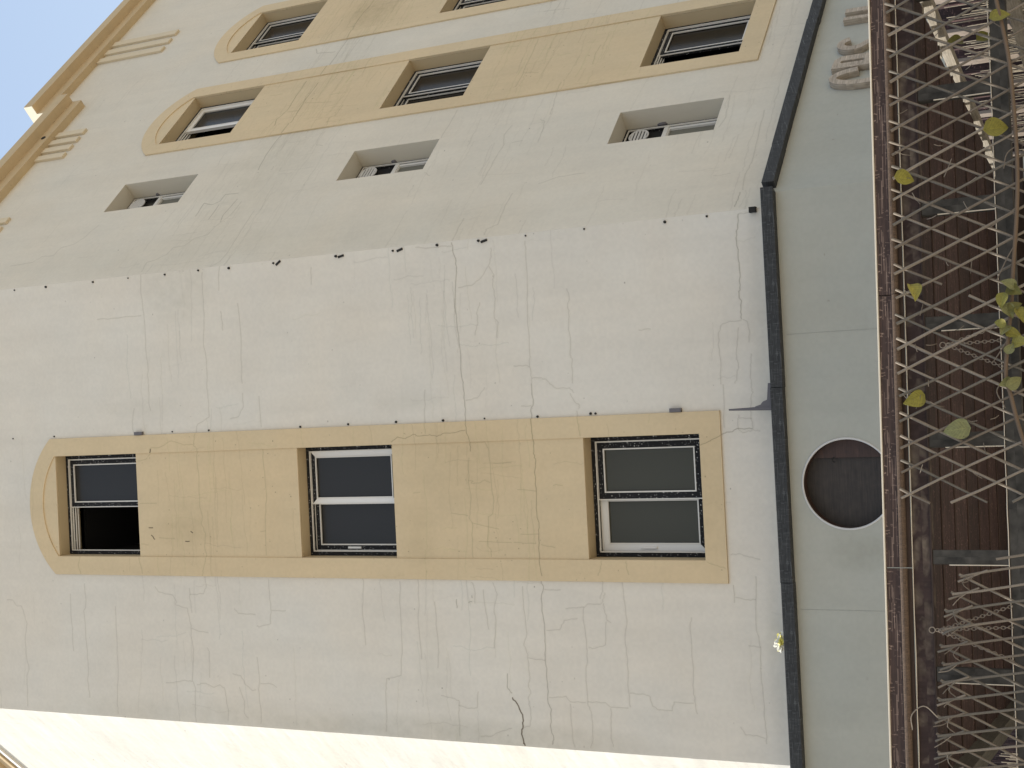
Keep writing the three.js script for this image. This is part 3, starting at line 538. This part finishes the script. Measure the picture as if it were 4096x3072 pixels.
{ // round window in the grey wall
  const rw = thing('round_window', 'round dark window with a thin white rim, in the grey wall above the brown fascia', 'window', CX, EYE + CY, -12 + PE);
  part('rim', new THREE.TorusGeometry(CR, 0.009, 10, 72), M.plastic, rw);
  const pipe = new THREE.CylinderGeometry(CR - 0.004, CR - 0.004, 0.2, 64, 1, true).rotateX(Math.PI / 2);
  const pm = M.redWood.clone(); pm.side = THREE.DoubleSide; part('wooden_reveal', pipe, pm, rw, 0, 0, -0.1);
  part('pane', (() => { const g = new THREE.CircleGeometry(CR, 64), u = g.attributes.uv; for (let i = 0; i < u.count; i++) u.setXY(i, u.getX(i) * 0.77, u.getY(i) * 0.77); return g; })(), M.oldPane, rw, 0, 0, -0.13);
  part('inner_board', slab((() => { const a = [], x = 0.22; const m = Math.acos(x / CR); for (let i = 0; i <= 16; i++) { const t = -m + 2 * m * i / 16; a.push([(CR - 0.006) * Math.cos(t), (CR - 0.006) * Math.sin(t)]); } return a; })(), [], 0.03, 0, 0.002), M.redWood, rw, 0, 0, -0.125);
  part('hook', new THREE.TorusGeometry(0.02, 0.004, 6, 16, Math.PI), M.dark, rw, 0.2, 0.12, -0.088);
}
{ // raised wooden letters on the right part of the grey wall; only their upper halves clear the fascia
  const sign = thing('wall_sign', 'raised brown wooden letters on the grey wall, half hidden by the fascia', 'sign', PR.x, EYE, -12 + PE, TH);
  const yT = 2.878, yB = 2.24, d = 0.066;
  const put1 = (outer, holes) => part('letter', slab(outer, holes, d, 0.001, 0.004), M.letter, sign, 0, 0, 0);
  const roundTop = (x0, x1, y0, y1, r) => { const o = [[x0, y0], [x1, y0]]; for (let i = 0; i <= 8; i++) { const t = i / 8 * Math.PI / 2; o.push([x1 - r + r * Math.cos(t), y1 - r + r * Math.sin(t)]); } for (let i = 0; i <= 8; i++) { const t = Math.PI / 2 + i / 8 * Math.PI / 2; o.push([x0 + r + r * Math.cos(t), y1 - r + r * Math.sin(t)]); } return o; };
  const capsule = (cx, y0, y1, r) => { const o = []; for (let i = 0; i <= 8; i++) { const t = Math.PI + i / 8 * Math.PI; o.push([cx + r * Math.cos(t), y0 + r + r * Math.sin(t)]); } for (let i = 0; i <= 8; i++) { const t = i / 8 * Math.PI; o.push([cx + r * Math.cos(t), y1 - r + r * Math.sin(t)]); } return o; };
  const stroke = (pts, w) => { // thick polyline outline
    const L = [], R = []; pts.forEach((p, i) => { const a = pts[Math.max(0, i - 1)], b = pts[Math.min(pts.length - 1, i + 1)], dx = b[0] - a[0], dy = b[1] - a[1], m = Math.hypot(dx, dy); L.push([p[0] - dy / m * w / 2, p[1] + dx / m * w / 2]); R.unshift([p[0] + dy / m * w / 2, p[1] - dx / m * w / 2]); }); return [...L, ...R]; };
  const bow = (cx, cy, rx, ry, a0, a1, n = 22) => { const o = []; for (let i = 0; i <= n; i++) { const t = THREE.MathUtils.degToRad(a0 + (a1 - a0) * i / n); o.push([cx + rx * Math.cos(t), cy + ry * Math.sin(t)]); } return o; };
  put1(stroke(bow(1.61, (yT + yB) / 2, 0.115, (yT - yB) / 2 - 0.035, 12, 348), 0.075), []);                       // C
  put1([[1.775, yB], [1.86, yB], [1.86, 2.50], [1.90, 2.50], [1.90, yB], [1.985, yB], [1.985, 2.80], [1.93, yT - 0.012], [1.84, yT], [1.775, yT]], [capsule(1.88, 2.58, 2.80, 0.018)]);   // A
  put1(stroke([...bow(2.205, 2.72, 0.088, 0.122, 20, 250, 18), ...bow(2.205, 2.40, 0.088, 0.122, 70, -160, 18)], 0.075), []);   // S
  put1([[2.66, yB], [2.72, yB], [2.72, 2.50], [2.80, 2.50], [2.80, yB], [2.88, yB], [2.88, yT], [2.80, yT], [2.80, 2.58], [2.72, 2.58], [2.72, yT], [2.66, yT]], []);                      // H
}
{ // bent dark bracket behind the coping
  const b = thing('metal_bracket', 'dark grey curved metal bracket standing on the coping by the window band', 'bracket', -0.2, EYE + 3.24, -11.88);
  part('spike', stick([0, -0.04, 0], [0, 0.44, 0], 0.022, 0.008, 8), M.bracket, b);
  part('plate', slab([[-0.012, 0.22], [0.02, 0.2], [0.035, 0.15], [0.06, 0.13], [0.075, 0.09], [0.22, 0.075], [0.22, -0.02], [-0.012, -0.02]], [], 0.02, -0.01, 0.003), M.bracket, b);
}
{ // crumpled foil bag
  const g = new THREE.IcosahedronGeometry(0.1, 5), P = g.attributes.position, C = new Float32Array(P.count * 3);
  for (let i = 0; i < P.count; i++) { const x = P.getX(i), y = P.getY(i), z = P.getZ(i), k = 0.55 + 0.9 * Math.abs(fbm(x * 26 + 5, y * 26 + z * 21, 3) - 0.45) * 2; P.setXYZ(i, x * k * 1.05, y * k * 0.72, z * k * 0.7); const yel = fbm(x * 14 + 3, y * 14 - z * 9 + 40, 2) > 0.42; C.set(yel ? [0.62, 0.55, 0.12] : [0.68, 0.66, 0.56], i * 3); }
  g.setAttribute('color', new THREE.BufferAttribute(C, 3)); g.computeVertexNormals();
  const bag = thing('crumpled_bag', 'crumpled white and yellow plastic bag lying on the black coping', 'plastic bag', -2.235, EYE + 3.30, -11.82);
  part('bag', g, new THREE.MeshStandardMaterial({ vertexColors: true, roughness: 0.6, flatShading: true }), bag);
}

// ---------------------------------------------------------------- the pergola
const K = 1.35, PA = THREE.MathUtils.degToRad(6.8), yy = (y) => EYE + y * K;   // pergola sizes are written in units of K metres, heights above the eye
const PER = [0, 0, -4 * K, PA];
const pergola = thing('pergola', 'weathered dark brown wooden pergola with a fascia, square openings and a plank ceiling', 'pergola', ...PER);
const wbar = (name, s0, y0, w0, s1, y1, w1, th, h, mat, to = pergola) => part(name, bar([s0 * K, yy(y0), w0 * K], [s1 * K, yy(y1), w1 * K], th * K, h * K), mat, to);
for (const [a, b] of [[-2.4, -0.531], [-0.529, 0.239], [0.241, 2.4]]) {
  wbar('fascia_board', a, 0.765, 0, b, 0.765, 0, 0.016, 0.044, M.wood);
  wbar('fascia_strip', a, 0.731, -0.006, b, 0.731, -0.006, 0.014, 0.022, M.wood2);
  part('half_round', stick([a * K, yy(0.739), 0.014 * K], [b * K, yy(0.739), 0.014 * K], 0.0105 * K, 0.0105 * K, 12), M.poleWood, pergola);
}
wbar('edge_strip', -2.4, 0.7896, 0.003, 2.4, 0.7896, 0.003, 0.02, 0.0045, M.cord);
wbar('top_rail', -2.4, 0.691, -0.03, 2.4, 0.691, -0.03, 0.03, 0.054, M.grime);
wbar('bottom_rail', -2.4, 0.4375, -0.03, 2.4, 0.4375, -0.03, 0.035, 0.045, M.oldRail);
wbar('rail_lip', -2.4, 0.6665, -0.012, 2.4, 0.6665, -0.012, 0.005, 0.005, M.wood2);
for (const s of [2.0, 1.70, 1.42, 1.13, 0.822, 0.487, 0.153, -0.1755, -0.50, -0.819, -1.15, -1.48, -1.8]) { wbar('upright', s, 0.4605, -0.03, s, 0.6635, -0.03, 0.034, 0.04, M.oldRail); wbar('sunlit_edge', s - 0.0215, 0.462, -0.016, s - 0.0215, 0.62, -0.016, 0.004, 0.0032, M.cord); }  // pale strips on the left edges stand in for sunlight on the uprights
for (const s of [-2.3, 2.3]) wbar('post', s, -EYE / K, -0.06, s, 0.70, -0.06, 0.09, 0.09, M.wood2);
// rafters run away from the front; their lines are taken on the ground plan
const plan = (t, A, B) => [A[0] + (B[0] - A[0]) * t, A[1] + (B[1] - A[1]) * t];
const RA = [1.232, -0.367], RB = [1.087, -2.107], LA = [-1.118, -0.425], LB = [-1.045, -2.05];
const onR = (w) => plan((w - RA[1]) / (RB[1] - RA[1]), RA, RB)[0], onL = (w) => plan((w - LA[1]) / (LB[1] - LA[1]), LA, LB)[0];
wbar('rafter', onR(-0.06), 0.683, -0.06, onR(-2.3), 0.683, -2.3, 0.03, 0.034, M.paleWood);
wbar('rafter', onL(-0.06) - 0.03, 0.667, -0.06, onL(-2.3) - 0.03, 0.667, -2.3, 0.05, 0.064, M.greyWood);
for (let k = 0; k < 11; k++) { const w = -0.35 - 0.17 * k, s = onR(w); wbar('batten_end', s - 0.045, 0.699, w, s - 0.012, 0.699, w, 0.02 + rr(0, 0.02), 0.01, M.paleWood); }
const joints = [-0.05, -0.12, -0.206, -0.368, -0.61, -0.87, -1.12, -1.365, -1.60, -1.85, -2.1, -2.3];
for (let i = 0; i < joints.length - 1; i++) {
  const a = joints[i], b = joints[i + 1], m = (a + b) / 2, s1 = onR(m) - 0.026 - rr(0, 0.035), s0 = onL(m) - 0.05;
  part('ceiling_plank', slab(rect(s0 * K, -(a - b) / 2 * K + 0.004, s1 * K, (a - b) / 2 * K - 0.004), [], 0.02, -0.01, 0.005).rotateX(-Math.PI / 2), [M.plank, M.plank2, M.plank3][i % 3], pergola, 0, yy(0.706) - 0.003 * i, m * K);
  part('lit_joint_strip', bar([s0 * K, yy(0.6985) - 0.003 * i, a * K], [(onR(a) - 0.04) * K, yy(0.6985) - 0.003 * i, a * K], 0.018, 0.006), M.litWear, pergola);  // paler strip painted at each joint, where the plank edge catches light
}
wbar('back_beam', -1.6, 0.66, -2.32, 1.5, 0.66, -2.32, 0.05, 0.10, M.wood2);
for (let i = 0; i < 9; i++) wbar('added_back_board', -1.3, 0.56 - i * 0.105, -2.34, 1.12, 0.56 - i * 0.105, -2.34, 0.02, 0.10, M.plank3);  // added dark boards, so that the depth under the ceiling looks dark

// slatted screen along the right side, in the sun
{
  const g = thing('slat_screen', 'sunlit screen of upright wooden slats and reeds on the right side of the pergola', 'screen', ...PER);
  const sx = (w) => onR(w) + 0.16;
  const at = (d) => { const w = -0.30 - d * 0.993; return [sx(w), w]; };
  for (const d of [-0.05, 0.12, 0.40, 0.68, 0.94, 1.21, 1.48, 1.74, 2.0]) { const [s, w] = at(d); wbar('slat', s, -EYE / K, w, s, 0.735, w, 0.05, 0.014, M.slat, g); }
  { const [s0, w0] = at(-0.3), [s1, w1] = at(2.1); wbar('rail', s0 - 0.012, 0.472, w0, s1 - 0.012, 0.472, w1, 0.02, 0.046, M.paleWood, g); wbar('rail', s0 - 0.012, 0.08, w0, s1 - 0.012, 0.08, w1, 0.02, 0.046, M.paleWood, g); }
  const reeds = [[], []];
  for (let k = 0; k < 260; k++) { const [s, w] = at(rr(-0.15, 2.05)), x = s + rr(0.01, 0.09), top = rr(0.5, 0.72); reeds[k % 2].push(stick([x * K, 0, w * K], [(x + rr(-0.02, 0.02)) * K, yy(top), (w + rr(-0.06, 0.06)) * K], rr(0.003, 0.008), 0.002, 5, 0.008)); }
  reeds.forEach((r, i) => { const m = part('reeds', mergeGeometries(r), M.reed[i], g); m.userData.kind = 'stuff'; });
  const h = thing('dark_backing', 'added dark board fence close behind the slat screen, in deep shade', 'backing', ...PER);  // added boards, put here to keep the gaps between the reeds dark
  for (let k = 0; k < 22; k++) { const [s, w] = at(-0.3 + k * 0.125); wbar('board', s + 0.17, -EYE / K, w, s + 0.17, 0.80, w, 0.02, 0.122, [M.plank, M.plank3][k % 2], h).material; }
}
{
  const g = thing('reed_screen', 'shaded reed screen on the left side of the pergola', 'screen', ...PER);
  const reeds = [];
  for (let k = 0; k < 150; k++) { const w = rr(-2.2, -0.3), s = onL(w) - 0.10 - rr(0, 0.06); reeds.push(stick([s * K, 0, w * K], [(s + rr(-0.02, 0.02)) * K, yy(rr(0.48, 0.68)), (w + rr(-0.05, 0.05)) * K], rr(0.004, 0.009), 0.002, 5, 0.01)); }
  part('reeds', mergeGeometries(reeds), M.reed[0], g).userData.kind = 'stuff';
  for (let k = 0; k < 18; k++) { const w = -0.2 - k * 0.125, s = onL(w) - 0.24; wbar('board', s, -EYE / K, w, s, 0.76, w, 0.02, 0.122, M.plank3, g); }
}

// two willow trellises hung on the front
const P3 = (s, y, w) => [s * K, yy(y), w * K];
const YB = 0.30;
function trellis(label) { return thing('trellis', label, 'trellis', ...PER); }
{
  const g = trellis('large willow rod trellis hung under the fascia, with vine leaves, on the right');
  const step = 0.0703, kA = 0.53, kB = 0.45, sMin = -0.352, top = 0.737;
  let n = 0;
  const rod = (s0, y0, s1, y1, w) => part('rod', stick(P3(s0, y0, w), P3(s1, y1, w + rr(-0.002, 0.002)), rr(0.0035, 0.0048) * K, rr(0.0030, 0.0042) * K, 7, 0.004), M.rod[Math.floor(rnd() * 4)], g);
  for (let s = 0.749 + step * 12; s > -0.33; s -= step) {           // leaning left on the way down
    let s0 = s + rr(-0.006, 0.006), y1 = YB, s1 = s0 - kA * (top - YB); if (s1 < sMin) { y1 = top - (s0 - sMin) / kA; s1 = sMin; }
    n++; if (n === 19) { rod(s0, top, s0 - kA * 0.13, top - 0.13, 0.026); rod(s0 - kA * 0.2, top - 0.2, s1, y1, 0.026); } else rod(s0, top + rr(-0.004, 0.004), s1, y1, 0.026);
  }
  for (let s = 0.153 - step * 14; s < 1.75; s += step) {            // leaning right on the way down
    let s0 = s + rr(-0.006, 0.006), y0 = top; if (s0 < sMin) { y0 = top - (sMin - s0) / kB; s0 = sMin; } if (y0 < YB + 0.02) continue;
    rod(s0, y0 - rr(0, 0.006), s0 + kB * (y0 - YB), YB, 0.033);
  }
  for (let k = 0; k < 26; k++) { const s = rr(-0.3, 1.1), y = rr(0.46, 0.70), a = rr(0, 6.28), L = rr(0.02, 0.05); part('twig', tube([P3(s, y, 0.03), P3(s + L * 0.5 * Math.cos(a), y + L * 0.5 * Math.sin(a), 0.04), P3(s + L * Math.cos(a) + 0.006, y + L * Math.sin(a), 0.044)], 0.0011 * K, 6, 5), M.rod[k % 4], g); }
}
{
  const g = trellis('smaller willow rod trellis with splayed rod ends on the left');
  const rod = (p, q, r) => part('rod', stick(p, q, r * K, r * 0.85 * K, 7, 0.004), M.rod[Math.floor(rnd() * 4)], g);
  for (let i = -4; i < 17; i++) {
    const s = -0.546 - i * 0.0475, y = Math.min(0.585 + 0.02 * Math.min(i, 2) + 0.004 * i, 0.69) + rr(-0.006, 0.006);
    const yt = i < 0 ? 0.585 - 0.09 * -i : y;
    if (i >= 0) rod(P3(s, y, 0.026), P3(s - 0.49 * (y - YB), YB, 0.026), 0.0038);
    rod(P3(s - 0.006, yt - 0.004, 0.033), P3(s - 0.006 + 0.165 * (yt - YB), YB, 0.033), 0.0038);
    if (i >= 0) {
      rod(P3(s - 0.02, y + 0.008 * rnd(), 0.030), P3(s + 0.012, y - 0.075, 0.034), 0.0034);
      if (i % 2) part('twig', tube([P3(s + 0.006, y - 0.05, 0.036), P3(s + 0.022, y - 0.035 + rr(-0.01, 0.01), 0.042), P3(s + 0.045, y - 0.04 + rr(-0.012, 0.012), 0.046)], 0.0014 * K, 6, 5), M.rod[i % 4], g);
      part('twig', tube([P3(s - 0.004, y - 0.04, 0.036), P3(s - 0.02, y - 0.02, 0.044), P3(s - 0.026 + rr(-0.01, 0.01), y - 0.012 + rr(-0.012, 0.02), 0.048)], 0.0013 * K, 6, 5), M.rod[(i + 1) % 4], g);
    }
  }
  part('twig', tube([P3(-0.93, 0.655, 0.036), P3(-0.90, 0.69, 0.045), P3(-0.925, 0.722, 0.05), P3(-0.965, 0.722, 0.045)], 0.0016 * K, 16, 6), M.rod[2], g);
}

// vine: one main stem, side shoots and heart-shaped leaves
function leafGeo(L, fold, curl) {                                   // lies in xy, tip towards +x, midrib on y = 0
  const n = 12, m = 4, pos = [], idx = [], uvs = [];
  for (let i = 0; i <= n; i++) { const t = i / n, w = 0.46 * L * Math.pow(Math.sin(Math.PI * Math.pow(t, 0.62)), 0.8) * (1 - 0.25 * t), back = 0.14 * L * Math.pow(1 - t, 3);
    for (let j = -m; j <= m; j++) { const q = j / m; uvs.push(t, 0.5 + q / 2); pos.push((t - 0.5) * L - back * Math.abs(q) * 0.9, q * w, Math.abs(q) * w * fold - curl * L * (t - 0.4) * (t - 0.4) + 0.01 * L * Math.sin(7 * t + 4 * q)); } }
  const r = 2 * m + 1; for (let i = 0; i < n; i++) for (let j = 0; j < 2 * m; j++) { const a = i * r + j; idx.push(a, a + r, a + 1, a + 1, a + r, a + r + 1); }
  const g = new THREE.BufferGeometry(); g.setAttribute('position', new THREE.Float32BufferAttribute(pos, 3)); g.setAttribute('uv', new THREE.Float32BufferAttribute(uvs, 2)); g.setIndex(idx); g.computeVertexNormals(); return g;
}
{
  const vine = thing('climbing_vine', 'climbing vine with a brown stem and a few yellow green heart-shaped leaves across the trellis', 'vine', ...PER);
  const S = [[1.5, 0.47], [1.2, 0.45], [1.06, 0.435], [0.982, 0.422], [0.872, 0.406], [0.698, 0.397], [0.552, 0.395], [0.438, 0.401], [0.294, 0.415], [0.181, 0.425], [0.079, 0.438], [-0.019, 0.446], [-0.064, 0.436], [-0.13, 0.423], [-0.176, 0.412], [-0.26, 0.385], [-0.34, 0.33]];
  part('stem', tube(S.map(([s, y]) => P3(s, y, 0.046)), 0.0056 * K, 90, 8), M.stemWood, vine);
  const leaf = (s, y, L, dir, mat, fold = 0.25, tiltX = 0, tiltY = 0, w = 0.05) => { const g = leafGeo(L * K, fold, 0.25); const m = part('leaf', g, M.leaf[mat], vine, ...P3(s, y, w)); m.rotation.set(tiltX, tiltY, THREE.MathUtils.degToRad(dir)); return m; };
  leaf(0.676, 0.441, 0.066, -82, 0, 0.5, 0.5, 0.1); leaf(0.562, 0.692, 0.058, -95, 0, 0.35, 0.7, 0.2); leaf(0.232, 0.682, 0.05, 185, 1, 0.9, 0.6, 0.4);
  leaf(-0.067, 0.692, 0.058, 115, 0, 0.3, 0.5, -0.3); leaf(-0.154, 0.583, 0.068, 96, 3, 0.12, -0.1, 0.1); leaf(0.975, 0.563, 0.05, 100, 2, 0.5, 0.6, 0.5, -0.05); leaf(0.985, 0.477, 0.05, -70, 0, 0.5, 0.4, 0.5, -0.08); leaf(0.995, 0.42, 0.052, -80, 0, 0.3, 0.2, 0.4);
  for (const [s, y, L, d, m] of [[0.235, 0.43, 0.046, 60, 3], [0.216, 0.412, 0.05, -120, 2], [0.189, 0.446, 0.048, 170, 0], [0.16, 0.430, 0.05, -150, 3], [0.174, 0.412, 0.044, -60, 2], [0.146, 0.40, 0.05, 200, 0], [0.112, 0.446, 0.045, 150, 3], [0.10, 0.42, 0.046, -100, 0], [0.075, 0.402, 0.055, -90, 1], [0.062, 0.43, 0.04, -20, 3], [-0.03, 0.422, 0.052, -60, 3], [-0.032, 0.449, 0.04, 120, 3], [0.13, 0.455, 0.036, 80, 0]]) leaf(s, y, L * 0.85, d, m, rr(0.25, 0.7), rr(-0.4, 0.6), rr(-0.4, 0.5), 0.05 + rr(0, 0.02));
  for (const [a, b, c] of [[[0.36, 0.40], [0.31, 0.43], [0.25, 0.46]], [[0.10, 0.43], [0.05, 0.46], [0.03, 0.475]], [[-0.02, 0.44], [-0.05, 0.47], [-0.10, 0.45]], [[0.62, 0.396], [0.60, 0.42], [0.56, 0.43]], [[0.96, 0.42], [0.99, 0.45], [1.01, 0.445]], [[0.45, 0.40], [0.42, 0.44], [0.40, 0.47]]]) part('shoot', tube([P3(...a, 0.046), P3(...b, 0.052), P3(...c, 0.05)], 0.0016 * K, 12, 5), M.rod[1], vine);
  for (const [s, y] of [[0.232, 0.70], [-0.067, 0.71], [0.562, 0.70]]) part('shoot', tube([P3(s, y - 0.02, 0.05), P3(s + 0.006, y, 0.045), P3(s + 0.02, y + 0.012, 0.034)], 0.001 * K, 8, 5), M.rod[3], vine);
}
// pale cords tied along the front
for (const [y, w, label, s0, s1] of [[0.7165, -0.006, 'pale cord stretched just under the fascia of the pergola', -2.3, 2.3], [0.4625, -0.010, 'pale cord running along the lower rail of the pergola', -2.3, 1.2]]) {
  const t = thing('cord', label, 'cord', ...PER), pts = []; for (let i = 0; i <= 60; i++) pts.push(P3(s0 + (s1 - s0) * i / 60, y + rr(-0.0008, 0.0008), w)); part('strand', tube(pts, 0.0014 * K, 200, 5), M.cord, t);
}
// chain hangers for baskets
function chains(label, strands) {
  const t = thing('chain_hanger', label, 'chain', ...PER, 'chain hangers inside the pergola');
  const unit = new THREE.TorusGeometry(0.0042 * K, 0.0011 * K, 5, 10).scale(1, 1.5, 1);
  for (const [a, b] of strands) {
    const A = new THREE.Vector3(...P3(...a)), B = new THREE.Vector3(...P3(...b)), L = A.distanceTo(B), n = Math.round(L / (0.0095 * K)), out = [], q = new THREE.Quaternion().setFromUnitVectors(new THREE.Vector3(0, 1, 0), B.clone().sub(A).normalize());
    for (let i = 0; i < n; i++) out.push(unit.clone().rotateY(i % 2 ? Math.PI / 2 : 0.15).applyQuaternion(q).translate(...A.clone().lerp(B, (i + 0.5) / n).toArray()));
    part('strand', mergeGeometries(out), M.chain, t);
  }
  const [a] = strands[0]; part('hook', new THREE.TorusGeometry(0.008 * K, 0.0015 * K, 6, 16), M.chain, t, ...P3(a[0], a[1] + 0.01, a[2]));
}
const hg = -0.004;
chains('three thin metal chains spreading from a hook behind the left trellis', [[[-0.699, 0.66, hg], [-0.686, 0.46, hg]], [[-0.699, 0.648, hg], [-0.63, 0.46, hg]], [[-0.70, 0.652, hg], [-0.775, 0.46, hg]]]);
chains('three thin metal chains spreading from a hook at the middle of the right trellis', [[[0.089, 0.606, hg], [0.093, 0.46, hg]], [[0.089, 0.606, hg], [0.135, 0.46, hg]], [[0.089, 0.606, hg], [0.02, 0.46, hg]]]);

renderer.render(scene, camera);
